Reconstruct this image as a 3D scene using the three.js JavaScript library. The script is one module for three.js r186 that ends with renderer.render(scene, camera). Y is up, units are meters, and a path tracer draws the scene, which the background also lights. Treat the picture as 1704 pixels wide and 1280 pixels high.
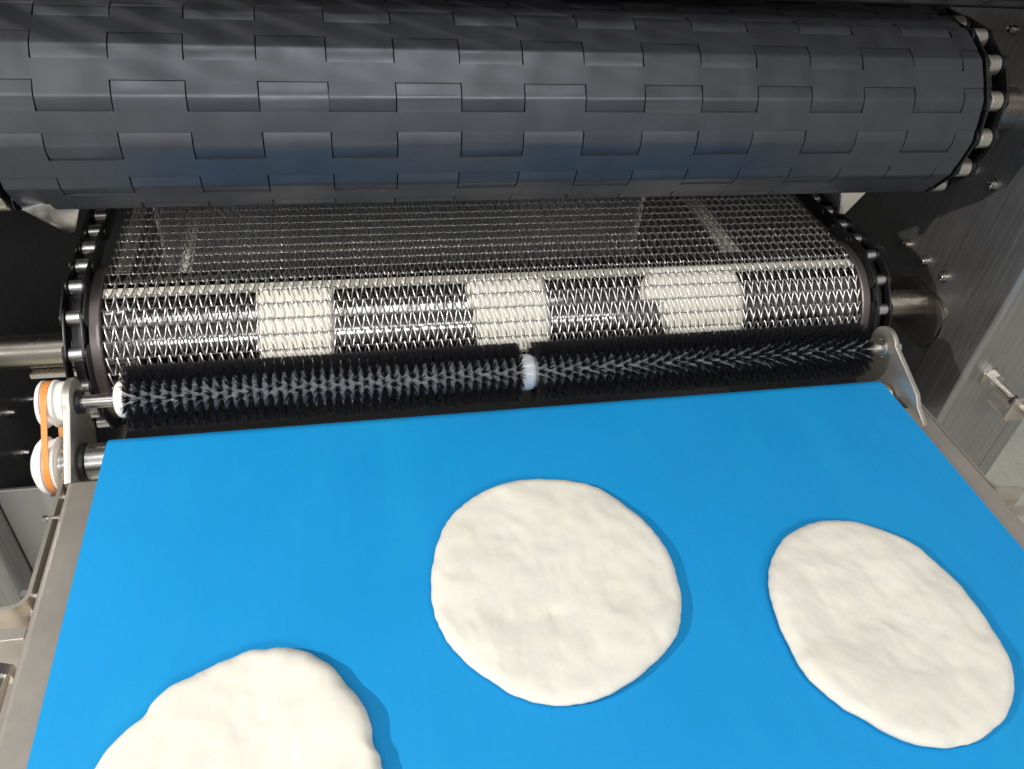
import * as THREE from 'three';
import { mergeGeometries, mergeVertices, toCreasedNormals } from 'three/addons/utils/BufferGeometryUtils.js';
import { RoundedBoxGeometry } from 'three/addons/geometries/RoundedBoxGeometry.js';
import { RectAreaLightUniformsLib } from 'three/addons/lights/RectAreaLightUniformsLib.js';

// ---------------------------------------------------------------- camera, light, exposure
// x runs along the rollers, y up, z towards the viewer; the blue belt's top is y = 0 and its far edge z = 0
RectAreaLightUniformsLib.init();
const scene = new THREE.Scene();
const camera = new THREE.PerspectiveCamera(51.4016, 1024 / 769, 0.02, 40);
{
  const right = new THREE.Vector3(0.97590731, 0.08311557, 0.20173429), down = new THREE.Vector3(-0.06853938, -0.76101257, 0.64510636), ahead = new THREE.Vector3(0.20714071, -0.64339076, -0.73698104);
  camera.quaternion.setFromRotationMatrix(new THREE.Matrix4().makeBasis(right, down.negate(), ahead.negate()));
  camera.position.set(-0.1761115, 0.50690138, 0.55230146);
  camera.updateMatrixWorld(true);
}
const renderer = new THREE.WebGLRenderer({ antialias: true });
renderer.setSize(1024, 769);
renderer.toneMapping = THREE.LinearToneMapping;
renderer.toneMappingExposure = 1.2;
renderer.shadowMap.enabled = true;
scene.background = new THREE.Color().setRGB(0.28, 0.28, 0.29);       // soft light of the bright hall around the machine

const LAMPS = [
  // name, label, centre, aimed at, width, height, brightness, colour
  ['added_key_lamp', 'unseen square key lamp added off the machine’s pulley side', [-1.18, 0.76, 0.50], [0, 0.08, 0.10], 0.025, 0.025, 6600, [1, 0.985, 0.96]],  // unseen key light, added to cast the dough and rod shadows; fixture assumed
  ['panel_lamp', 'large ceiling panel lamp in front of the conveyor', [0.1, 1.95, 2.75], [0, 0.05, 0], 2.4, 0.55, 8.5, [0.98, 0.99, 1]],
  ['panel_lamp_001', 'large ceiling panel lamp high above the conveyor', [-0.1, 2.3, 0.75], [0, 0, 0.2], 1.6, 0.5, 4.3, [0.98, 0.99, 1]],
];

// ---------------------------------------------------------------- helpers
function rng(seed) { let a = seed >>> 0; return () => { a = (a + 0x6d2b79f5) | 0; let t = Math.imul(a ^ (a >>> 15), 1 | a); t = (t + Math.imul(t ^ (t >>> 7), 61 | t)) ^ t; return ((t ^ (t >>> 14)) >>> 0) / 4294967296; }; }
const hash = (i, j, s) => { let h = Math.imul(i, 374761393) ^ Math.imul(j, 668265263) ^ Math.imul(s, 1442695041); h = Math.imul(h ^ (h >>> 13), 1274126177); return ((h ^ (h >>> 16)) >>> 0) / 4294967296; };
const smooth = (t) => t * t * (3 - 2 * t);
function noise(x, y, s = 1, wx = 0, wy = 0) {                         // value noise; wx, wy: period
  let i = Math.floor(x), j = Math.floor(y); const fx = smooth(x - i), fy = smooth(y - j);
  const h = (a, b) => hash(wx ? ((a % wx) + wx) % wx : a, wy ? ((b % wy) + wy) % wy : b, s);
  return (h(i, j) * (1 - fx) + h(i + 1, j) * fx) * (1 - fy) + (h(i, j + 1) * (1 - fx) + h(i + 1, j + 1) * fx) * fy;
}
function fbm(x, y, s, wx = 0, wy = 0, oct = 4) { let v = 0, a = 0.5, f = 1; for (let o = 0; o < oct; o++) { v += a * noise(x * f, y * f, s + o, wx * f, wy * f); a *= 0.5; f *= 2; } return v / (1 - a * 2 + a); }
function texture(n, fn, { srgb = false, rx = 1, ry = 1 } = {}) {
  const d = new Uint8Array(n * n * 4);
  for (let j = 0; j < n; j++) for (let i = 0; i < n; i++) {
    const v = fn(i / n, j / n, i, j), k = (j * n + i) * 4;
    for (let c = 0; c < 3; c++) d[k + c] = Math.max(0, Math.min(255, Math.round((Array.isArray(v) ? v[c] : v) * 255)));
    d[k + 3] = 255;
  }
  const t = new THREE.DataTexture(d, n, n, THREE.RGBAFormat);
  t.wrapS = t.wrapT = THREE.RepeatWrapping; t.magFilter = THREE.LinearFilter; t.minFilter = THREE.LinearMipmapLinearFilter; t.generateMipmaps = true;
  t.repeat.set(rx, ry); if (srgb) t.colorSpace = THREE.SRGBColorSpace; t.needsUpdate = true; return t;
}
const flat = (g) => { const q = g.index ? g.toNonIndexed() : g; for (const k of Object.keys(q.attributes)) if (!['position', 'normal', 'uv'].includes(k)) q.deleteAttribute(k); return q; };
const crease = (g, a = 0.6) => { const q = toCreasedNormals(flat(g).scale(1000, 1000, 1000), a); return q.scale(0.001, 0.001, 0.001); };   // the addon joins corners closer than 0.01 units
function metres(g) {                                                  // uv in metres from the face's main direction
  g = flat(g); const p = g.attributes.position, n = g.attributes.normal, uv = new Float32Array(p.count * 2);
  for (let i = 0; i < p.count; i += 3) {
    let a = 0, b = 0, c = 0; for (let k = 0; k < 3; k++) { a += Math.abs(n.getX(i + k)); b += Math.abs(n.getY(i + k)); c += Math.abs(n.getZ(i + k)); }
    for (let k = 0; k < 3; k++) {
      const X = p.getX(i + k), Y = p.getY(i + k), Z = p.getZ(i + k), q = (i + k) * 2;
      if (a >= b && a >= c) { uv[q] = Z; uv[q + 1] = Y; } else if (b >= c) { uv[q] = X; uv[q + 1] = Z; } else { uv[q] = X; uv[q + 1] = Y; }
    }
  }
  g.setAttribute('uv', new THREE.BufferAttribute(uv, 2)); return g;
}
const taken = {};
const numbered = (name) => { const n = taken[name] = (taken[name] ?? -1) + 1; return n ? `${name}_${String(n).padStart(3, '0')}` : name; };
function obj(name, geos, m, parent = scene) {
  const list = Array.isArray(geos) ? geos.map(flat) : [geos];
  const g = list.length > 1 ? mergeGeometries(list) : list[0];
  const o = new THREE.Mesh(g, m); o.name = parent === scene ? numbered(name) : name; o.castShadow = o.receiveShadow = true; parent.add(o); return o;
}
function tag(o, label, category, group) { o.userData.label = label; o.userData.category = category; if (group) o.userData.group = group; return o; }
function thing(name, label, category, pos = [0, 0, 0], group) { const o = new THREE.Group(); o.name = numbered(name); o.position.set(...pos); scene.add(o); return tag(o, label, category, group); }
function copyMesh(o, parent) { const c = new THREE.Mesh(o.geometry, o.material); c.name = o.name; c.castShadow = c.receiveShadow = true; parent.add(c); return c; }
function latheX(profile, seg = 48, a = 0.5) {                         // profile: [x, radius] pairs, turned about the x axis
  const g = new THREE.LatheGeometry(profile.map(([x, r]) => new THREE.Vector2(Math.max(r, 1e-5), x)), seg); g.rotateZ(-Math.PI / 2); return crease(g, a);
}
const cylX = (r, x0, x1, c = 0.0006, seg = 48) => latheX([[x0, 0], [x0, r - c], [x0 + c, r], [x1 - c, r], [x1, r - c], [x1, 0]], seg);
const at = (g, x, y, z) => g.translate(x, y, z);
function shapeOf(pts) { const s = new THREE.Shape(); pts.forEach(([a, b], i) => (i ? s.lineTo(a, b) : s.moveTo(a, b))); s.closePath(); return s; }
function extrude(shape, depth, bevel = 0) {
  return new THREE.ExtrudeGeometry(shape, bevel ? { depth: depth - 2 * bevel, bevelEnabled: true, bevelThickness: bevel, bevelSize: bevel, bevelOffset: -bevel, bevelSegments: 2 } : { depth, bevelEnabled: false }).translate(0, 0, bevel);
}
const extrudeX = (zy, x0, x1, bevel = 0, a = 0.5, holes = []) => {     // outline in (z, y)
  const s = shapeOf(zy.map(([z, y]) => [-z, y])); for (const h of holes) s.holes.push(shapeOf(h.map(([z, y]) => [-z, y])));
  return crease(extrude(s, x1 - x0, bevel).rotateY(Math.PI / 2).translate(x0, 0, 0), a);
};
const extrudeZ = (xy, z0, z1, bevel = 0, a = 0.5) => crease(extrude(shapeOf(xy), z1 - z0, bevel).translate(0, 0, z0), a);
const extrudeY = (xz, y0, y1, bevel = 0, a = 0.5) => crease(extrude(shapeOf(xz.map(([x, z]) => [x, -z])), y1 - y0, bevel).rotateX(-Math.PI / 2).translate(0, y0, 0), a);
const box = (x0, x1, y0, y1, z0, z1, r = 0.001) => { const w = x1 - x0, h = y1 - y0, d = z1 - z0; return new RoundedBoxGeometry(w, h, d, 2, Math.min(r, w / 2.1, h / 2.1, d / 2.1)).translate((x0 + x1) / 2, (y0 + y1) / 2, (z0 + z1) / 2); };
const arc = (cz, cy, r, a0, a1, n = 16) => Array.from({ length: n + 1 }, (_, i) => { const a = (a0 + (a1 - a0) * i / n) * Math.PI / 180; return [cz + r * Math.cos(a), cy + r * Math.sin(a)]; });
function thicken(path, t) {                                           // an open 2-D line given thickness t
  const l = [], r = [];
  path.forEach((p, i) => { const a = path[Math.max(0, i - 1)], b = path[Math.min(path.length - 1, i + 1)], dx = b[0] - a[0], dy = b[1] - a[1], k = Math.hypot(dx, dy); const nx = -dy / k * t / 2, ny = dx / k * t / 2; l.push([p[0] + nx, p[1] + ny]); r.unshift([p[0] - nx, p[1] - ny]); });
  return [...l, ...r];
}
const hex = (r, h) => crease(new THREE.CylinderGeometry(r, r, h, 6), 0.3);

// ---------------------------------------------------------------- materials
const rgb = (r, g, b) => new THREE.Color().setRGB(r, g, b);
const brushT = texture(512, (u, v, i, j) => { const s = 0.55 * noise(i / 1.5, j / 150, 3, 0, 0) + 0.25 * noise(i / 5, j / 256, 5) + 0.2 * noise(i, j / 40, 7); return 0.76 + 0.20 * s; }, { srgb: true, rx: 5, ry: 5 });
const brushR = texture(512, (u, v, i, j) => { const s = 0.6 * noise(i / 2, j / 120, 13) + 0.4 * fbm(u * 8, v * 8, 17, 8, 8); return 0.45 + 0.5 * s; }, { rx: 5, ry: 5 });
const grimeT = texture(512, (u, v) => { const a = fbm(u * 6, v * 6, 31, 6, 6), b = fbm(u * 40, v * 40, 37, 40, 40, 2); const k = 0.90 + 0.08 * Math.min(1, Math.max(0, a * 1.2 + (b - 0.5) * 0.3)); return [k, k * 0.985, k * 0.955]; }, { srgb: true, rx: 4, ry: 4 });
const grimeR = texture(512, (u, v) => 0.66 + 0.14 * (fbm(u * 8, v * 8, 41, 8, 8) - 0.5) + 0.10 * (fbm(u * 60, v * 60, 43, 60, 60, 2) - 0.5), { rx: 4, ry: 4 });
const doughB = texture(512, (u, v) => 0.5 + 0.6 * (fbm(u * 24, v * 24, 51, 24, 24, 4) - 0.5), { rx: 12, ry: 12 });
const doughT = texture(512, (u, v) => { const a = fbm(u * 10, v * 10, 61, 10, 10), b = fbm(u * 60, v * 60, 67, 60, 60, 2); const k = 0.95 + 0.05 * (a - 0.5) + 0.02 * (b - 0.5); return [k, k * 0.99, k * 0.96 - 0.03 * (a - 0.5)]; }, { srgb: true, rx: 9, ry: 9 });
const beltR = texture(512, (u, v) => 0.62 + 0.30 * (fbm(u * 5, v * 5, 71, 5, 5) - 0.5) + 0.04 * (noise(u * 200, v * 4, 73, 200, 4) - 0.5), { rx: 3, ry: 3 });
const beltT = texture(512, (u, v) => { const k = 0.955 + 0.05 * (fbm(u * 4, v * 4, 81, 4, 4) - 0.5) + 0.010 * (noise(u * 150, v * 3, 83, 150, 3) - 0.5), f = 0.10 * Math.max(0, fbm(u * 9, v * 3, 85, 9, 3) - 0.55) + (hash(Math.floor(u * 512), Math.floor(v * 512), 87) > 0.9985 ? 0.10 : 0); return [k + 2 * f - 0.02, k + f - 0.02, k]; }, { srgb: true, rx: 2.5, ry: 2.5 });
const slatR = texture(512, (u, v) => 0.48 + 0.18 * (fbm(u * 10, v * 6, 91, 10, 6) - 0.5), { rx: 5, ry: 5 });
const slatT = texture(512, (u, v) => { const k = 0.88 + 0.14 * (fbm(u * 12, v * 8, 95, 12, 8) - 0.5); return [k, k, k]; }, { srgb: true, rx: 4, ry: 4 });
const floorT = texture(512, (u, v, i, j) => { const a = fbm(u * 5, v * 5, 101, 5, 5), b = hash(i, j, 103), c = fbm(u * 90, v * 60, 105, 90, 60, 2); const k = 0.86 + 0.10 * (a - 0.5) + 0.05 * (b - 0.5) + 0.10 * (c - 0.5); return [k, k * 0.99, k * 0.94]; }, { srgb: true, rx: 1.6, ry: 1.6 });
const M = {
  panel: new THREE.MeshStandardMaterial({ color: rgb(0.50, 0.49, 0.482), metalness: 0.86, roughness: 0.58, map: brushT, roughnessMap: brushR }),
  frame: new THREE.MeshStandardMaterial({ color: rgb(0.60, 0.565, 0.52), metalness: 0.8, roughness: 0.62, map: grimeT, roughnessMap: grimeR }),
  bright: new THREE.MeshStandardMaterial({ color: rgb(0.72, 0.69, 0.65), metalness: 1, roughness: 0.22 }),
  shaft: new THREE.MeshStandardMaterial({ color: rgb(0.62, 0.58, 0.53), metalness: 1, roughness: 0.42, map: grimeT, roughnessMap: grimeR }),
  wire: new THREE.MeshStandardMaterial({ color: rgb(0.82, 0.80, 0.77), metalness: 1, roughness: 0.34 }),
  drum: new THREE.MeshStandardMaterial({ color: rgb(0.19, 0.18, 0.172), metalness: 1, roughness: 0.10 }),
  darkSteel: new THREE.MeshStandardMaterial({ color: rgb(0.040, 0.039, 0.040), metalness: 0.8, roughness: 0.36 }),
  darkRod: new THREE.MeshStandardMaterial({ color: rgb(0.42, 0.40, 0.38), metalness: 1, roughness: 0.4 }),
  ring: new THREE.MeshStandardMaterial({ color: rgb(0.20, 0.17, 0.16), metalness: 0.8, roughness: 0.4 }),
  roller: new THREE.MeshStandardMaterial({ color: rgb(0.56, 0.53, 0.48), metalness: 0.8, roughness: 0.42, map: grimeT, roughnessMap: grimeR }),
  chainRoller: new THREE.MeshStandardMaterial({ color: rgb(0.62, 0.60, 0.58), metalness: 1, roughness: 0.34 }),
  slat: new THREE.MeshStandardMaterial({ color: rgb(0.098, 0.100, 0.110), metalness: 0.62, roughness: 0.80, map: slatT, roughnessMap: slatR }),
  inside: new THREE.MeshStandardMaterial({ color: rgb(0.50, 0.49, 0.482), metalness: 0.86, roughness: 0.5 }),
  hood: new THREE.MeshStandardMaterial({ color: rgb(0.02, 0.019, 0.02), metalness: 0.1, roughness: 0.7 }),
  belt: new THREE.MeshPhysicalMaterial({ color: rgb(0.010, 0.305, 0.64), specularIntensity: 0.45, roughness: 0.9, roughnessMap: beltR, map: beltT }),
  dough: new THREE.MeshPhysicalMaterial({ color: rgb(0.785, 0.758, 0.69), roughness: 0.8, map: doughT, bumpMap: doughB, bumpScale: 0.0002, sheen: 0.15, sheenRoughness: 0.8 }),
  white: new THREE.MeshStandardMaterial({ color: rgb(0.80, 0.77, 0.70), roughness: 0.45 }),
  core: new THREE.MeshStandardMaterial({ color: rgb(0.24, 0.25, 0.26), roughness: 0.5 }),
  collar: new THREE.MeshStandardMaterial({ color: rgb(0.56, 0.58, 0.60), roughness: 0.5 }),
  bristle: new THREE.MeshStandardMaterial({ color: rgb(0.007, 0.007, 0.009), roughness: 0.6 }),
  orange: new THREE.MeshPhysicalMaterial({ color: rgb(0.86, 0.30, 0.06), roughness: 0.35, transmission: 0.15, thickness: 0 }),
  black: new THREE.MeshStandardMaterial({ color: rgb(0.012, 0.012, 0.013), roughness: 0.4 }),
  bar: new THREE.MeshStandardMaterial({ color: rgb(0.62, 0.58, 0.48), roughness: 0.5 }),
  floor: new THREE.MeshStandardMaterial({ color: rgb(0.80, 0.80, 0.75), roughness: 0.6, map: floorT }),
};

// ---------------------------------------------------------------- lamps (out of the frame)
for (const [name, label, p, to, w, h, k, c] of LAMPS) {
  const l = new THREE.RectAreaLight(rgb(...c), k, w, h); l.position.set(...p); l.lookAt(...to); l.name = name + '_light'; scene.add(l);
  const g = new THREE.Group(); g.name = name; tag(g, label, 'lamp'); scene.add(g); g.position.set(...p); g.lookAt(...to); g.rotateY(Math.PI);   // a Group looks along +z, a light along -z
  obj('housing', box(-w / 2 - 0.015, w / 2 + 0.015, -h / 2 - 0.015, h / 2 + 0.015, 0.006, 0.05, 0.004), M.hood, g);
  obj('diffuser', box(-w / 2, w / 2, -h / 2, h / 2, 0.002, 0.006, 0.001), new THREE.MeshStandardMaterial({ color: 0xffffff, emissive: rgb(...c), emissiveIntensity: 1.5 }), g);
}

// ---------------------------------------------------------------- the setting
{ const f = obj('floor', metres(new THREE.PlaneGeometry(8, 8).rotateX(-Math.PI / 2).translate(0, -0.9, 0)), M.floor); f.userData.kind = 'structure'; }

// oven body: closed behind and above, dark inside
{
  const t = thing('oven_housing', 'dark oven housing behind and above the rollers', 'oven', [0, 0, 0]);
  obj('back_panel', box(-0.66, 0.66, -0.85, 0.75, -1.02, -1.0, 0.002), M.inside, t);
  obj('bottom_panel', box(-0.515, 0.515, -0.425, -0.415, -0.99, -0.062, 0.002), M.inside, t);
  obj('added_light_skirt', box(-0.515, 0.515, -0.45, -0.116, -0.060, -0.056, 0.001), M.inside, t);  // skirt added to keep light out of the space under the mesh
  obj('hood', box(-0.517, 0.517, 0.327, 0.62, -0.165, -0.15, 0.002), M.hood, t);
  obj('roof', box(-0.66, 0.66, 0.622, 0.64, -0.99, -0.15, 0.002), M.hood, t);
}
// side panels with their corner posts and screws
function screw(parent, x, y, z, s = 1) {                               // s: +1 the head points to +x
  const g = crease(new THREE.CylinderGeometry(0.0046, 0.005, 0.006, 20), 0.5).rotateZ(-s * Math.PI / 2).translate(x + s * 0.003, y, z);
  const dome = crease(new THREE.SphereGeometry(0.0042, 16, 8, 0, Math.PI * 2, 0, 1.2).scale(1, 0.6, 1), 1).rotateZ(-s * Math.PI / 2).translate(x + s * 0.0052, y, z);
  const w = crease(new THREE.CylinderGeometry(0.0068, 0.0068, 0.0012, 24), 0.5).rotateZ(Math.PI / 2).translate(x + s * 0.0006, y, z);
  const o = obj('screw', [g, dome], M.bright, parent); obj('washer', w, M.shaft, o);
}
{
  const t = thing('side_panel', 'brushed steel side panel with rows of small screws and a bearing plate round the shaft', 'panel');
  const slot = (r) => [...arc(-0.110, -0.014, r, 90, -90, 20), ...arc(-0.150, -0.014, r, 270, 90, 20)];
  obj('sheet', metres(box(0.52, 0.523, -0.6, 0.6, -0.99, -0.0835, 0.0005)), M.panel, t);
  const bearing = obj('bearing_plate', extrudeX(slot(0.031), 0.5160, 0.5198, 0.0012), M.ring, t); obj('bearing_rim', extrudeX(slot(0.0335), 0.5182, 0.5197, 0.0004, 0.5, [slot(0.0312)]), M.shaft, bearing);
  const post = obj('corner_post', metres(extrudeY([[0.516, -0.083], [0.516, -0.027], ...arc(0.523, -0.027, 0.007, 180, 90, 8).map(([a, b]) => [a, -0.027 + (b + 0.027)]), [0.621, -0.02], [0.621, -0.083]], -0.6, 0.6)), M.panel, t);
  obj('edge_strip', metres(box(0.6245, 0.645, -0.6, 0.6, -0.083, -0.021, 0.002)), M.panel, t);
  for (const [y, z] of [[0.043, -0.19], [0.043, -0.152], [0.044, -0.115], [0.162, -0.148], [0.162, -0.112], [0.300, -0.182]]) screw(t, 0.52, y, z, -1);
}
{
  const t = thing('side_panel', 'shaded steel side panel behind the white pulleys', 'panel');
  obj('sheet', metres(box(-0.523, -0.52, -0.6, 0.33, -0.99, -0.0835, 0.0005)), M.panel, t);
  obj('corner_post', metres(extrudeY([[-0.516, -0.083], [-0.645, -0.083], [-0.645, -0.02], ...arc(-0.523, -0.027, 0.007, 90, 0, 8), ], -0.6, 0.16)), M.panel, t);
  for (const [y, z] of [[-0.13, -0.21], [-0.155, -0.15], [-0.10, -0.155], [-0.20, -0.11]]) screw(t, -0.52, y, z, 1);
}
// tension stud on the post, with nuts and a bent bracket
{
  const t = thing('tension_stud', 'threaded stud with two hex nuts standing out of the steel corner post', 'bolt', [0.552, -0.032, -0.02]);
  const rod = []; rod.push(new THREE.CylinderGeometry(0.0052, 0.0052, 0.085, 24).rotateX(Math.PI / 2).translate(0, 0, 0.0425));
  const thread = new THREE.TubeGeometry(new (class extends THREE.Curve { getPoint(s) { const a = s * Math.PI * 2 * 40; return new THREE.Vector3(Math.cos(a) * 0.0052, Math.sin(a) * 0.0052, 0.014 + s * 0.07); } })(), 640, 0.0005, 4);
  obj('rod', rod, M.bright, t); obj('thread', thread, M.shaft, t);
  obj('washer', crease(new THREE.CylinderGeometry(0.0125, 0.0125, 0.002, 32), 0.5).rotateX(Math.PI / 2).translate(0, 0, 0.001), M.shaft, t);
  obj('nut', hex(0.0105, 0.0085).rotateX(Math.PI / 2).translate(0, 0, 0.0063), M.bright, t);
  obj('nut', hex(0.0105, 0.0085).rotateX(Math.PI / 2).rotateZ(0.4).translate(0, 0, 0.047), M.bright, t);
  const b = thing('stud_bracket', 'bent steel bracket gripped by the stud’s outer nut', 'bracket', [0.552, -0.032, 0.0]);
  obj('shelf', metres(box(-0.010, 0.040, -0.0195, -0.0173, -0.0005, 0.0335, 0.0008)), M.frame, b);
  obj('gusset', metres(extrudeX([[0.0, -0.020], [0.032, -0.020], [0.0, -0.05]], 0.034, 0.037)), M.frame, b);
  obj('lug', metres(box(-0.013, 0.013, -0.0172, 0.012, 0.0300, 0.0335, 0.0008)), M.frame, b);
}

// ---------------------------------------------------------------- upper belt of interlocking dark plates
const CHAIN_MATERIALS = M;
function link(len, r, t, k = 0.72) {                                             // a chain side plate: two round ends and a waist, in (u, n), thickness along x
  const p = []; const waist = r * k;
  for (const [a, b] of arc(len / 2, 0, r, -70, 70, 10)) p.push([a, b]);
  p.push([0, waist]);
  for (const [a, b] of arc(-len / 2, 0, r, 110, 250, 10)) p.push([a, b]);
  p.push([0, -waist]);
  return crease(extrude(shapeOf(p), t, Math.min(0.0003, t / 4)), 0.5).rotateY(Math.PI / 2).rotateX(Math.PI / 2).rotateX(Math.PI).translate(-t / 2, 0, 0);
}
function pins(cy, cz, R, theta0, step, iLow, iHigh) {                  // pin places on a path: straight behind, round the front, straight behind again
  const L = 2 * R * Math.sin(step * Math.PI / 360), out = [];
  for (let i = iLow; i <= iHigh; i++) {
    const th = theta0 + step * i;
    if (th > 90) { const k = Math.floor((90 - theta0) / step), rest = (90 - theta0 - step * k) * Math.PI / 180 * R; out.push([cy + R, cz - (L * (i - k) - rest)]); }
    else if (th < -90) { const k = Math.ceil((-90 - theta0) / step), rest = (theta0 + step * k + 90) * Math.PI / 180 * R; out.push([cy - R, cz - (L * (k - i) - rest)]); }
    else out.push([cy + R * Math.sin(th * Math.PI / 180), cz + R * Math.cos(th * Math.PI / 180)]);
  }
  return { L, out };
}
function seat(o, a, b, x = 0) {                                        // put o between two pins: local y along the chain, local z outwards
  const u = new THREE.Vector3(0, b[0] - a[0], b[1] - a[1]).normalize(), X = new THREE.Vector3(1, 0, 0), n = new THREE.Vector3().crossVectors(X, u);
  o.matrix.makeBasis(X, u, n).setPosition(x, (a[0] + b[0]) / 2, (a[1] + b[1]) / 2); o.matrix.decompose(o.position, o.quaternion, o.scale); return o;
}
{
  const DY = 0.232, DZ = -0.145, R = 0.0752, RHO = 0.0086, STEP = 360 / 14;
  const t = thing('plate_conveyor', 'upper conveyor belt of interlocking dark grey plates turning over the wire mesh', 'conveyor', [0, DY, DZ]);
  const { L, out } = pins(0, 0, R, 0.6, STEP, -7, 8);
  // one plate: a body as wide as the belt, with hinge teeth up in every other column and down in the rest
  const A = 0.0092, top = (u) => RHO + 0.0004 * (1 - (u / (L / 2)) ** 2);
  const polyX = (un, x0, x1) => crease(extrude(shapeOf(un), x1 - x0, 0), 0.45).rotateY(Math.PI / 2).rotateX(-Math.PI / 2).translate(x0, 0, 0);
  // extrude() gives (u, n, depth); after the turns depth lies along x, u along y and n along z (checked below)
  const map = (g) => { const p = g.attributes.position, q = g.attributes.normal; for (const a of [p, q]) for (let i = 0; i < a.count; i++) { const x = a.getX(i), y = a.getY(i), z = a.getZ(i); a.setXYZ(i, z, x, y); } return g; };
  const prism = (un, x0, x1) => map(crease(extrude(shapeOf(un), x1 - x0, 0), 0.45)).translate(x0, 0, 0);
  const xs = [-0.417]; for (let k = 0; k < 16; k++) xs.push(-0.3776 + 0.0516 * k); xs.push(0.417);
  const U = (n, a, b) => Array.from({ length: n + 1 }, (_, i) => a + (b - a) * i / n);
  const variants = [0, 1, 2].map((v) => {
    const parts = [], body = [...U(6, -L / 2 + A, L / 2 - A).map((u) => [u, top(u)]), [L / 2 - A, 0.002], [-L / 2 + A, 0.002]];
    parts.push(prism(body.slice().reverse(), -0.417, 0.417));
    for (let c = 0; c + 1 < xs.length; c++) {
      const g = 0.0005, x0 = xs[c] + (c ? g : 0), x1 = xs[c + 1] - (c + 2 < xs.length ? g : 0);
      const rand = rng(v * 100 + c), lift = (rand() - 0.5) * 0.00025;
      const bend = STEP * Math.PI / 180, tip = A - 0.00006, end = [], s = c % 2 ? -1 : 1;
      for (let i = 1; i <= 6; i++) { const d = tip * i / 6, drop = (s > 0 ? 0.0006 : 0.0011) * (i / 6) ** 2; end.push([L / 2 + (RHO - drop) * Math.sin(bend) + d * Math.cos(bend), (RHO - drop) * Math.cos(bend) - d * Math.sin(bend) + lift]); }
      const last = end[end.length - 1];
      const tooth = [...U(4, L / 2 - A, L / 2).map((u) => [u, top(u) + (u > L / 2 - A + 1e-6 ? lift : 0)]), ...arc(L / 2, 0, RHO, 90 - STEP / 4, 90 - STEP, 3), ...end, [last[0] - 0.0030 - 0.0004, last[1] - 0.0062], [L / 2 - A, -0.004]];
      const un = tooth.map(([u, n]) => [u * s, n]);
      parts.push(prism(s > 0 ? un.slice().reverse() : un, x0, x1));
    }
    const g = mergeGeometries(parts.map(flat)), p = g.attributes.position, uv = new Float32Array(p.count * 2);
    for (let i = 0; i < p.count; i++) { uv[i * 2] = p.getX(i) + v * 0.37; uv[i * 2 + 1] = p.getY(i) + v * 0.11; }
    g.setAttribute('uv', new THREE.BufferAttribute(uv, 2)); return g;
  });
  for (let i = 0; i + 1 < out.length; i++) seat(obj('plate', variants[i % 3], M.slat, t), out[i], out[i + 1]);
  obj('drum', cylX(0.063, -0.41, 0.41), M.inside, t);
  obj('shaft', metres(cylX(0.023, -0.62, 0.62)), M.shaft, t);
  const lp = link(L, 0.0095, 0.002, 0.9), rl = cylX(0.0090, -0.0068, 0.0068, 0.0015, 28), pin = cylX(0.0035, -0.013, 0.013, 0.0008, 16), rim = cylX(0.066, -0.004, 0.004, 0.001, 56);
  for (const s of [-1, 1]) {
    obj('sprocket', rim, M.darkSteel, t).position.x = s * 0.433;
    out.forEach((p, i) => {
      const r = obj('chain_roller', rl, M.roller, t); r.position.set(s * 0.433, ...p);
      obj('pin', pin, M.darkSteel, r);
      if (i + 1 < out.length) for (const d of [-1, 1]) seat(obj('chain_link', lp, M.darkSteel, t), p, out[i + 1], s * 0.433 + d * (i % 2 ? 0.0085 : 0.0107));
    });
  }
}

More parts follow.
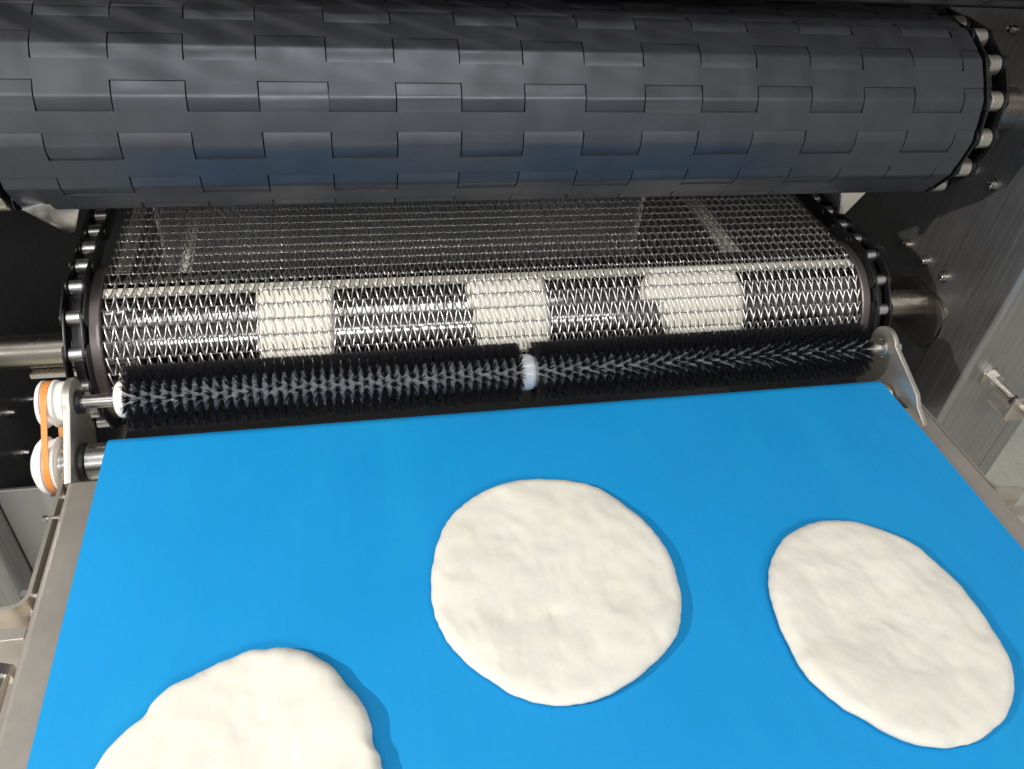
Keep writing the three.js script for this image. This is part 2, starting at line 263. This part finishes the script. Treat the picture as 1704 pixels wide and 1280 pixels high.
// ---------------------------------------------------------------- lower belt of spiral wire mesh
const MY = 0.003, MZ = -0.130, MR = 0.0752;
{
  const t = thing('mesh_conveyor', 'spiral wire mesh conveyor belt with black drive chains below the dark plates', 'conveyor', [0, MY, MZ]);
  const pitch = 0.00885, n = 86, ROW = 0.0147, A = 0.0090, H = 0.0024;
  class Spiral extends THREE.Curve { constructor(ph, bend) { super(); this.ph = ph; this.bend = bend; } getPoint(s) { const k = s * n, a = (k + this.ph) * Math.PI * 2, u = A * Math.asin(0.985 * Math.cos(a)) / 1.397; return new THREE.Vector3((k - n / 2) * pitch, u, H * Math.sin(a) - (this.bend ? u * u / (2 * MR) : 0)); } }
  const wire = [[0, 1], [0, 0]].map(([ph, b]) => new THREE.TubeGeometry(new Spiral(ph, b), n * 14, 0.00072, 6));
  // places along the path, measured as arc length from the top of the drum; forward and down is positive
  const place = (s) => s < 0 ? [MR, s, Math.PI / 2] : s < Math.PI * MR ? [MR * Math.sin(Math.PI / 2 - s / MR), MR * Math.cos(Math.PI / 2 - s / MR), Math.PI / 2 - s / MR] : [-MR, -(s - Math.PI * MR), -Math.PI / 2];
  const rod = cylX(0.00045, -0.382, 0.382, 0.0002, 8);
  for (let i = -28; i < 22; i++) {
    const s = (i + 0.35) * ROW, [y, z, th] = place(s);
    const o = obj('wire_spiral', wire[s > 0 && s < Math.PI * MR ? 0 : 1], M.wire, t);
    const jig = rng(900 + i);
    o.position.set((jig() - 0.5) * 0.0009, y, z); o.rotation.x = -(th - Math.PI / 2) - Math.PI / 2 + (jig() - 0.5) * 0.07;   // local z outwards, local y back up the path
    const [ry, rz] = place(s + ROW / 2), r = obj('cross_rod', rod, M.darkRod, t); r.position.set(0, ry, rz);
  }
  obj('drum', cylX(0.0665, -0.383, 0.383, 0.001, 96), M.drum, t);
  for (const s of [-1, 1]) obj('end_ring', latheX(s > 0 ? [[0.3835, 0.03], [0.3835, 0.0735], [0.3845, 0.0748], [0.3925, 0.0748], [0.3925, 0.03]] : [[-0.3925, 0.03], [-0.3925, 0.0748], [-0.3845, 0.0748], [-0.3835, 0.0735], [-0.3835, 0.03]], 72, 0.4), M.ring, t);
  obj('shaft', metres(cylX(0.0168, -0.60, 0.60).translate(0, -0.006, 0)), M.shaft, t);
  const keyG = box(-0.47, -0.413, -0.028, -0.0225, 0.006, 0.016, 0.0005); obj('shaft_key', keyG, M.bright, t);
  // pale cross bar under the top of the mesh
  const a = 74.8 * Math.PI / 180, bar = obj('cross_bar', box(-0.383, 0.383, -0.0052, 0.0052, -0.0015, 0.0010, 0.0008), M.bar, t);
  bar.position.set(0, 0.0705 * Math.sin(a), 0.0705 * Math.cos(a)); bar.rotation.x = -(a);
  // support strips running back under the mesh
  for (const [x, w] of [[-0.318, 0.013], [0.262, 0.02]]) obj('support_strip', box(x - w / 2, x + w / 2, 0.058, 0.0615, -0.45, -0.02, 0.0008), M.bar, t);
  obj('support_strip', box(-0.383, -0.368, 0.058, 0.061, -0.20, -0.03, 0.0008), M.frame, t);
  const R = 0.0772, { L, out } = pins(0, 0, R, 53.5, 24, -8, 14);
  const lp = link(L, 0.0086, 0.0018, 0.97), rl = cylX(0.0064, -0.0062, 0.0062, 0.0008, 28), pin = cylX(0.0026, -0.0105, 0.0105, 0.0006, 14), disc = cylX(0.0745, -0.0045, 0.0045, 0.001, 72);
  for (const s of [-1, 1]) {
    obj('sprocket', disc, M.darkSteel, t).position.x = s * 0.403;
    obj('hub', cylX(0.032, -0.008, 0.008, 0.001, 40), M.darkSteel, t).position.x = s * 0.411;
    out.forEach((p, i) => {
      const r = obj('chain_roller', rl, M.chainRoller, t); r.position.set(s * 0.403, ...p); obj('pin', pin, M.darkSteel, r);
      if (i + 1 < out.length) for (const d of [-1, 1]) seat(obj('chain_link', lp, M.darkSteel, t), p, out[i + 1], s * 0.403 + d * (i % 2 ? 0.0074 : 0.0093));
    });
  }
}
// dough pieces carried round under the mesh
function wrapped(label, edge) {                                        // edge: [angle, x left, x right], from the top of the drum down
  const nu = 28, nv = 40, r0 = 0.0678, r1 = 0.0746, pos = [], idx = [], uv = [];
  const at2 = (th) => { let k = 0; while (k + 2 < edge.length && edge[k + 1][0] > th) k++; const a = edge[k], b = edge[k + 1], f = smooth(Math.min(1, Math.max(0, (a[0] - th) / (a[0] - b[0])))); return [a[1] + (b[1] - a[1]) * f, a[2] + (b[2] - a[2]) * f]; };
  const hi = edge[0][0], lo = edge[edge.length - 1][0];
  for (const [r, side] of [[r1, 0], [r0, 1]]) for (let j = 0; j <= nv; j++) for (let i = 0; i <= nu; i++) {
    const th = hi + (lo - hi) * j / nv, [x0, x1] = at2(th), f = i / nu, e = Math.min(1, Math.min(f, 1 - f) * 14), e2 = Math.min(1, Math.min(j, nv - j) / 2.5);
    const rr = side ? r : r0 + (r - r0) * Math.sqrt(Math.min(e, e2)) - 0.0007 * noise(f * 9, j / 4, 7 + Math.round(x0 * 100)), a = th * Math.PI / 180;
    const x = x0 + (x1 - x0) * f + 0.0012 * (noise(th / 6, i > nu / 2 ? 9 : 3, 5) - 0.5);
    pos.push(x, MY + rr * Math.sin(a), MZ + rr * Math.cos(a)); uv.push(x, a * r);
  }
  const N = (nu + 1) * (nv + 1);
  for (let s = 0; s < 2; s++) for (let j = 0; j < nv; j++) for (let i = 0; i < nu; i++) { const a = s * N + j * (nu + 1) + i, b = a + 1, c = a + nu + 1, d = c + 1; idx.push(...(s ? [a, b, c, b, d, c] : [a, c, b, b, c, d])); }
  const rim = []; for (let i = 0; i < nu; i++) rim.push(i); for (let j = 0; j < nv; j++) rim.push(j * (nu + 1) + nu); for (let i = nu; i > 0; i--) rim.push(nv * (nu + 1) + i); for (let j = nv; j > 0; j--) rim.push(j * (nu + 1));
  rim.forEach((a, k) => { const b = rim[(k + 1) % rim.length]; idx.push(a, b, a + N, b, b + N, a + N); });
  const g = new THREE.BufferGeometry(); g.setAttribute('position', new THREE.Float32BufferAttribute(pos, 3)); g.setAttribute('uv', new THREE.Float32BufferAttribute(uv, 2)); g.setIndex(idx); g.computeVertexNormals();
  return tag(obj('dough_strip', g, M.dough), label, 'dough', 'dough pieces under the wire mesh');
}
wrapped('straight-sided dough strip under the wire mesh, narrowest of the three', [[76, -0.249, -0.1775], [50, -0.2495, -0.179], [8, -0.2505, -0.181]]);
wrapped('dough strip under the wire mesh, above the brush’s white collar', [[76, -0.048, 0.029], [68, -0.0505, 0.031], [50, -0.0495, 0.0325], [46, -0.0450, 0.0325], [8, -0.0425, 0.033]]);
wrapped('widest dough strip under the wire mesh, one upper corner rounded out', [[80, 0.150, 0.236], [74, 0.140, 0.243], [56, 0.1306, 0.2455], [47, 0.1315, 0.2455], [44, 0.150, 0.2455], [8, 0.1565, 0.2445]]);

// gusset plates hanging between the two belts
for (const [s, label] of [[-1, 'triangular gusset plate hanging over the mesh, pulley side'], [1, 'triangular gusset plate hanging over the mesh beside the screwed panel']]) {
  const x = s < 0 ? -0.395 : 0.345, t = thing('gusset_plate', label, 'bracket', [x, 0.14, -0.11]);
  t.rotation.set(s < 0 ? 0.55 : 0.1, s < 0 ? 0.35 : -0.15, 0);
  obj('plate', metres(extrudeZ([[-0.020, 0.045], [0.026, 0.045], [0.004, -0.006], [-0.002, -0.006]].map(([a, b]) => [a, b]), -0.002, 0.002, 0.0005)), M.bright, t);
  obj('stay', metres(box(-0.004, 0.004, 0.0, 0.045, -0.35, -0.003, 0.001)), M.bright, t);
}

// ---------------------------------------------------------------- brush roller
const BY = 0.021, BZ = -0.021;
{
  const t = thing('brush_roller', 'black bristle brush roller with a white middle collar between mesh and blue belt', 'brush', [0, BY, BZ]);
  obj('shaft', cylX(0.0062, -0.412, 0.408, 0.0006, 32), M.bright, t);
  obj('core', cylX(0.0150, -0.362, 0.360, 0.002, 40), M.core, t);
  obj('end_cap', latheX([[-0.3685, 0.006], [-0.3685, 0.013], [-0.3665, 0.0155], [-0.3635, 0.0165], [-0.3605, 0.0165], [-0.3590, 0.0150]], 40, 0.7), M.white, t);
  obj('end_cap', latheX([[0.357, 0.0150], [0.3585, 0.0162], [0.3625, 0.0160], [0.3645, 0.013], [0.3645, 0.006]], 40, 0.7), M.core, t);
  obj('collar', latheX([[-0.0090, 0.0150], [-0.0080, 0.0164], [-0.0055, 0.0173], [0.0005, 0.0173], [0.0035, 0.0163], [0.0045, 0.0150]], 40, 0.7), M.collar, t);
  const R0 = 0.0140, R1 = 0.0292, around = 18, px = 0.0084;
  for (const [x0, x1, seed] of [[-0.3555, -0.0135, 1], [0.0080, 0.3555, 2]]) {
    const rand = rng(seed), pos = [], nor = [];
    const cols = Math.round((x1 - x0) / px);
    for (let c = 0; c <= cols; c++) for (let k = 0; k < around; k++) {
      const a0 = (k + (c % 2) * 0.5) / around * Math.PI * 2 + 0.05 * (rand() - 0.5), xc = x0 + (x1 - x0) * c / cols;
      for (let b = 0; b < 42; b++) {
        const rr = Math.sqrt(rand()), ph = rand() * Math.PI * 2, bx = xc + rr * Math.cos(ph) * 0.0013, ba = a0 + rr * Math.sin(ph) * 0.0013 / R0;
        const tx = xc + rr * Math.cos(ph) * 0.0043 + (rand() - 0.5) * 0.0016, ta = a0 + (rr * Math.sin(ph) * 0.0045 + (rand() - 0.5) * 0.0014) / R1, tr = R1 - rand() * 0.0007, w = 0.00029;
        const P = new THREE.Vector3(bx, R0 * Math.sin(ba), R0 * Math.cos(ba)), Q = new THREE.Vector3(tx, tr * Math.sin(ta), tr * Math.cos(ta)), d = Q.clone().sub(P).normalize(), e = new THREE.Vector3(-d.y, d.x, 0).normalize(), f = new THREE.Vector3().crossVectors(d, e);
        for (let q = 0; q < 3; q++) {
          const v = (q2) => e.clone().multiplyScalar(Math.cos(q2 * 2.0944) * w).addScaledVector(f, Math.sin(q2 * 2.0944) * w), v0 = v(q), v1 = v(q + 1);
          const tri = [P.clone().add(v0), P.clone().add(v1), Q.clone().addScaledVector(v1, 0.7), P.clone().add(v0), Q.clone().addScaledVector(v1, 0.7), Q.clone().addScaledVector(v0, 0.7)], ns = [v0, v1, v1, v0, v1, v0];
          tri.forEach((p, m) => { pos.push(p.x, p.y, p.z); const nn = ns[m]; nor.push(nn.x / w, nn.y / w, nn.z / w); });
        }
      }
    }
    const g = new THREE.BufferGeometry(); g.setAttribute('position', new THREE.Float32BufferAttribute(pos, 3)); g.setAttribute('normal', new THREE.Float32BufferAttribute(nor, 3));
    const o = obj('bristles', g, M.bristle, t); o.userData.kind = 'stuff';
  }
}

// ---------------------------------------------------------------- discharge conveyor with the blue belt
const RY = -0.0175, RZ = 0.014, RR = 0.0155;
{
  const t = thing('belt_conveyor', 'bright blue flat belt conveyor carrying three round dough pieces', 'conveyor');
  const zEnd = 0.66, ro = RR + 0.0020, outer = [...arc(RZ, RY, ro, 90, 270, 24), ...arc(zEnd, RY, ro, 270, 450, 24)], inner = [...arc(RZ, RY, RR + 0.0002, 90, 270, 24), ...arc(zEnd, RY, RR + 0.0002, 270, 450, 24)];
  obj('belt', metres(extrudeX(outer, -0.3765, 0.3785, 0, 0.4, [inner])), M.belt, t);
  obj('end_roller', [at(cylX(RR, -0.394, 0.386, 0.0008, 48), 0, RY, RZ)], M.bright, t);
  obj('drive_roller', [at(cylX(RR, -0.394, 0.386, 0.0008, 48), 0, RY, zEnd)], M.bright, t);
  obj('roller_seal', at(cylX(RR + 0.0012, -0.3985, -0.3942, 0.0006, 48), 0, RY, RZ), M.black, t);
  obj('bed', metres(box(-0.36, 0.365, -0.012, -0.0035, 0.045, 0.62, 0.001)), M.frame, t);
  // rails: an angle on each side, its top flange just under the belt's level
  const rail = (s, xi, xo) => { const top = -0.0065, th = 0.003; return thicken([[xi, top], [xo - s * 0.004, top], ...Array.from({ length: 7 }, (_, i) => { const a = Math.PI / 2 * (1 - i / 6); return [xo - s * 0.004 + s * 0.004 * Math.cos(a), top - 0.004 + 0.004 * Math.sin(a)]; }), [xo, top - 0.055]], th); };
  obj('rail', metres(extrudeZ(rail(-1, -0.352, -0.4005), 0.050, 0.68)), M.frame, t);
  obj('rail', metres(extrudeZ(rail(1, 0.352, 0.4065), 0.046, 0.68)), M.frame, t);
  // end brackets that carry roller and brush
  const left = [...arc(BZ, BY, 0.0215, 195, 25, 18), [0.020, 0.012], [0.046, -0.009], [0.046, -0.055], [-0.022, -0.055], [-0.038, -0.03]];
  obj('end_bracket', metres(extrudeX(left, -0.4055, -0.4000, 0.0008)), M.frame, t);
  const right = [...arc(BZ - 0.002, BY + 0.002, 0.0205, 195, 35, 18), [0.030, 0.0205], [0.046, 0.014], [0.056, 0.004], [0.072, -0.004], [0.075, -0.055], [-0.022, -0.055], [-0.040, -0.03]];
  obj('end_bracket', metres(extrudeX(right, 0.3885, 0.3940, 0.0008)), M.frame, t);
  // outer strips whose ends bend away from the belt
  const bend = (s, x, z0, z1, out, y0, y1, th = 0.003) => { const r = 0.012; return extrudeY(thicken([[x, z0], [x, z1 - r], ...Array.from({ length: 7 }, (_, i) => { const a = Math.PI / 2 * i / 6; return [x + s * (r - r * Math.cos(a)), z1 - r + r * Math.sin(a)]; }), [x + s * out, z1 + 0.003]], th), y0, y1); };
  obj('outer_strip', metres(bend(-1, -0.4085, 0.012, 0.163, 0.060, -0.036, -0.0105)), M.frame, t);
  obj('outer_strip', metres(bend(1, 0.4130, 0.030, 0.155, 0.032, -0.036, -0.0105)), M.frame, t);
  for (const [s, x, z, l] of [[-1, -0.4035, 0.186, 0.05], [1, 0.4095, 0.183, 0.045]]) obj('side_tab', metres(box(Math.min(x, x + s * l), Math.max(x, x + s * l), -0.0145, -0.0110, z - 0.006, z + 0.004, 0.0008)), M.frame, t);
  obj('side_tab', metres(box(-0.47, -0.4035, -0.060, -0.052, 0.150, 0.245, 0.001)), M.frame, t);
  // bolts on the pulley side
  const hb = (x, y, z, k = 1) => { const b = obj('bolt', [hex(0.0052 * k, 0.005 * k).rotateZ(Math.PI / 2).translate(x - 0.0025, y, z), new THREE.CylinderGeometry(0.003 * k, 0.003 * k, 0.012, 16).rotateZ(Math.PI / 2).translate(x + 0.003, y, z)].map((g) => crease(g, 0.4)), M.bright, t); return b; };
  hb(-0.4105, -0.018, 0.149); hb(-0.4105, -0.026, 0.158, 0.8); hb(-0.4105, -0.022, 0.049, 1.25); hb(-0.4105, -0.012, 0.08, 0.6);
  obj('bolt', [hex(0.0085, 0.008).rotateX(Math.PI / 2).translate(-0.418, -0.028, 0.205), new THREE.CylinderGeometry(0.0052, 0.0052, 0.04, 20).rotateX(Math.PI / 2).translate(-0.418, -0.028, 0.225)].map((g) => crease(g, 0.4)), M.bright, t);
  // shaft ends, hub and lower pulley
  obj('roller_shaft', at(cylX(0.006, -0.432, 0.396, 0.0006, 24), 0, RY, RZ), M.bright, t);
  obj('pulley_hub', at(latheX([[-0.4147, 0.004], [-0.4147, 0.0150], [-0.4140, 0.0155], [-0.4085, 0.0155], [-0.4072, 0.0145], [-0.4072, 0.004]], 40), 0, RY, RZ), M.bright, t);
  const p = obj('pulley', at(latheX([[-0.4375, 0], [-0.4370, 0.006], [-0.4350, 0.014], [-0.4315, 0.0205], [-0.4285, 0.0235], [-0.4255, 0.0245], [-0.4245, 0.0245], [-0.4237, 0.0222], [-0.4173, 0.0222], [-0.4165, 0.0236], [-0.4155, 0.0236], [-0.4148, 0.0225], [-0.4148, 0]], 56, 0.6), 0, RY, RZ), M.white, t);
}
// the brush's own pulley belongs to the brush roller
{
  const t = scene.getObjectByName('brush_roller');
  obj('pulley', latheX([[-0.4290, 0], [-0.4287, 0.012], [-0.4278, 0.0185], [-0.4262, 0.0202], [-0.4243, 0.0205], [-0.4236, 0.0184], [-0.4174, 0.0184], [-0.4166, 0.0205], [-0.4145, 0.0205], [-0.4136, 0.0198], [-0.4130, 0.0188], [-0.4075, 0.0188], [-0.4065, 0.0178], [-0.4065, 0]], 56, 0.6), M.white, t);
  obj('bearing', cylX(0.0105, -0.3998, -0.3955, 0.0008, 32), M.black, t);
  obj('bearing', cylX(0.0098, 0.3855, 0.3884, 0.0008, 32), M.bright, t);
}
// orange drive belt round both pulleys
{
  const a = [BZ, BY], b = [RZ, RY], ra = 0.0190, rb = 0.0228, dz = b[0] - a[0], dy = b[1] - a[1], D = Math.hypot(dz, dy), base = Math.atan2(dy, dz), off = Math.acos((ra - rb) / D);
  const loop = (e) => { const p = []; const A0 = base + off, A1 = base - off + 2 * Math.PI; for (let i = 0; i <= 24; i++) { const w = A0 + (A1 - A0) * i / 24; p.push([a[0] + (ra + e) * Math.cos(w), a[1] + (ra + e) * Math.sin(w)]); } const B0 = base - off, B1 = base + off; for (let i = 0; i <= 24; i++) { const w = B0 + (B1 - B0) * i / 24; p.push([b[0] + (rb + e) * Math.cos(w), b[1] + (rb + e) * Math.sin(w)]); } return p; };
  tag(obj('drive_belt', extrudeX(loop(0.0008), -0.4228, -0.4182, 0, 0.4, [loop(-0.0008)]), M.orange), 'narrow orange drive belt stretched round the two white pulleys', 'belt');
}

// ---------------------------------------------------------------- round dough pieces on the blue belt
const onBelt = (px, py, y) => {                                        // where a pixel of the photograph meets the level y
  const c = new THREE.Vector3((px / 1704) * 2 - 1, 1 - (py / 1280) * 2, 0.5);
  const tanV = Math.tan(camera.fov * Math.PI / 360), d = new THREE.Vector3(c.x * tanV * 1704 / 1280, c.y * tanV, -1).applyQuaternion(camera.quaternion), k = (y - camera.position.y) / d.y;
  return [camera.position.x + d.x * k, camera.position.z + d.z * k];
};
function pita(label, pixels, seed, thick, turn) {
  const y0 = 0.0004, ring = pixels.map(([a, b]) => onBelt(a, b, thick * 0.42));
  const cx = ring.reduce((s, p) => s + p[0], 0) / ring.length, cz = ring.reduce((s, p) => s + p[1], 0) / ring.length;
  const polar = ring.map(([x, z]) => [Math.atan2(z - cz, x - cx), Math.hypot(x - cx, z - cz)]).sort((p, q) => p[0] - q[0]);
  const radius = (a) => { const n = polar.length; a = Math.atan2(Math.sin(a), Math.cos(a)); let k = polar.findIndex((p) => p[0] > a); if (k < 0) k = 0; const q = (i) => { const m = ((i % n) + n) % n, p = polar[m]; return [p[0] + Math.floor(i / n) * 2 * Math.PI, p[1]]; }; const P = [q(k - 2), q(k - 1), q(k), q(k + 1)]; let aa = a; while (aa > P[2][0]) aa -= 2 * Math.PI; while (aa < P[1][0] - 1e-9) aa += 2 * Math.PI; const t = (aa - P[1][0]) / (P[2][0] - P[1][0] || 1); const [r0, r1, r2, r3] = P.map((p) => p[1]); return 0.5 * (2 * r1 + (r2 - r0) * t + (2 * r0 - 5 * r1 + 4 * r2 - r3) * t * t + (3 * r1 - r0 - 3 * r2 + r3) * t * t * t); };
  const na = 220, nr = 90, pos = [], uv = [], idx = [], co = Math.cos(turn), si = Math.sin(turn);
  const relief = (x, z) => {                                           // soft folds drawn out along one direction, and pits
    const u = (x * co + z * si) * 1000, v = (-x * si + z * co) * 1000;
    const big = fbm(u / 62, v / 40, seed, 0, 0, 3) - 0.5, w = noise(u / 30, v / 22, seed + 50) * 16;
    const mid = fbm((u + w) / 30, v / 44, seed + 9, 0, 0, 3) - 0.5, small = fbm(u / 7, v / 16, seed + 20, 0, 0, 3) - 0.5;
    return 0.0060 * big + 0.0040 * mid + 0.0006 * small;
  };
  // section: from the middle of the top out over the rounded rim and in underneath
  for (let j = 0; j <= nr; j++) {
    const s = j / nr;
    for (let i = 0; i < na; i++) {
      const a = i / na * Math.PI * 2, R = radius(a) * (1 + 0.006 * (noise(a * 9, 1, seed) - 0.5) + 0.008 * (noise(a * 22, 2, seed + 3) - 0.5));
      let rho, h; const rimW = thick * 0.85;
      if (s < 0.78) { const f = s / 0.78; rho = f * (R - rimW); h = 1; }
      else if (s < 0.97) { const w = (s - 0.78) / 0.19 * Math.PI * 0.86; rho = R - rimW + rimW * Math.sin(w); h = 0.5 + 0.5 * Math.cos(w); }
      else { const w = (s - 0.97) / 0.03; rho = (R - rimW + rimW * Math.sin(Math.PI * 0.86)) * (1 - 0.2 * w); h = (0.5 + 0.5 * Math.cos(Math.PI * 0.86)) * (1 - w); }
      const x = cx + rho * Math.cos(a), z = cz + rho * Math.sin(a), q = rho / R;
      const lift = thick * (0.80 + 0.30 * smooth(Math.min(1, q * 1.15)) - 0.22 * Math.pow(q, 8));   // a little sunk in the middle
      const y = y0 + h * (lift + relief(x, z) * Math.min(1, h * 1.2));
      pos.push(x, Math.max(y, 0.0003), z); uv.push(x, z);
    }
  }
  for (let j = 0; j < nr; j++) for (let i = 0; i < na; i++) { const a = j * na + i, b = j * na + (i + 1) % na, c = a + na, d = b + na; idx.push(a, b, c, b, d, c); }
  const g = new THREE.BufferGeometry(); g.setAttribute('position', new THREE.Float32BufferAttribute(pos, 3)); g.setAttribute('uv', new THREE.Float32BufferAttribute(uv, 2)); g.setIndex(idx); g.computeVertexNormals();
  return tag(obj('flatbread', g, M.dough), label, 'flatbread', 'dough rounds on the blue belt');
}
const zoom = (ox, oy, k, list) => list.map(([a, b]) => [ox + a / k, oy + b / k]);
pita('nearly circular pale dough round lying between the two others on the blue belt', zoom(680, 760, 2.91, [[690, 115], [830, 130], [950, 170], [1060, 250], [1170, 350], [1250, 460], [1300, 590], [1320, 720], [1300, 860], [1250, 940], [1180, 1010], [1080, 1090], [980, 1150], [850, 1195], [730, 1205], [620, 1195], [500, 1150], [400, 1090], [300, 1020], [210, 930], [150, 830], [115, 720], [108, 620], [120, 510], [150, 390], [200, 300], [290, 220], [400, 160], [520, 125]]), 11, 0.0105, 0.22);
pita('long oval pale dough piece lying askew, most stretched of the three rounds', zoom(1240, 840, 2.909, [[440, 78], [560, 92], [680, 135], [800, 190], [900, 265], [1000, 350], [1090, 460], [1170, 570], [1230, 670], [1280, 770], [1300, 870], [1290, 960], [1250, 1040], [1190, 1100], [1110, 1150], [1010, 1175], [920, 1180], [800, 1155], [690, 1110], [580, 1045], [480, 990], [370, 905], [280, 810], [220, 700], [165, 590], [130, 480], [112, 370], [120, 290], [150, 220], [200, 155], [280, 110], [360, 85]]), 23, 0.0105, -0.52);
pita('lumpy pale dough round lying farthest from the brush roller', [...zoom(100, 1040, 2.84, [[170, 682], [220, 600], [300, 520], [400, 435], [430, 380], [520, 295], [620, 250], [730, 195], [820, 160], [900, 125], [980, 122], [1040, 112], [1110, 115], [1180, 135], [1220, 160], [1290, 205], [1350, 280], [1410, 350], [1455, 430], [1475, 500], [1480, 570], [1515, 630], [1525, 682]]), [648, 1340], [625, 1420], [560, 1480], [450, 1510], [330, 1500], [220, 1450], [160, 1385], [145, 1330]], 37, 0.0115, 0.12);

// ---------------------------------------------------------------- guard rods above the upper belt (just out of the frame; their shadows fall on the plates)
{
  const t = thing('guard_grille', 'row of thin dark guard rods fixed to the hood', 'grille', [0, 0.340, -0.15]);
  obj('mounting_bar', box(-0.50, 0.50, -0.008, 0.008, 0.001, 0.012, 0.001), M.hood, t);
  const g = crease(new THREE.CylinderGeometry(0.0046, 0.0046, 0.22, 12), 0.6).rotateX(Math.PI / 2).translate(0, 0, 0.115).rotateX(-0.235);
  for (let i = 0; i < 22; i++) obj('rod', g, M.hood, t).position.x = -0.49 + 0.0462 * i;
}

renderer.render(scene, camera);
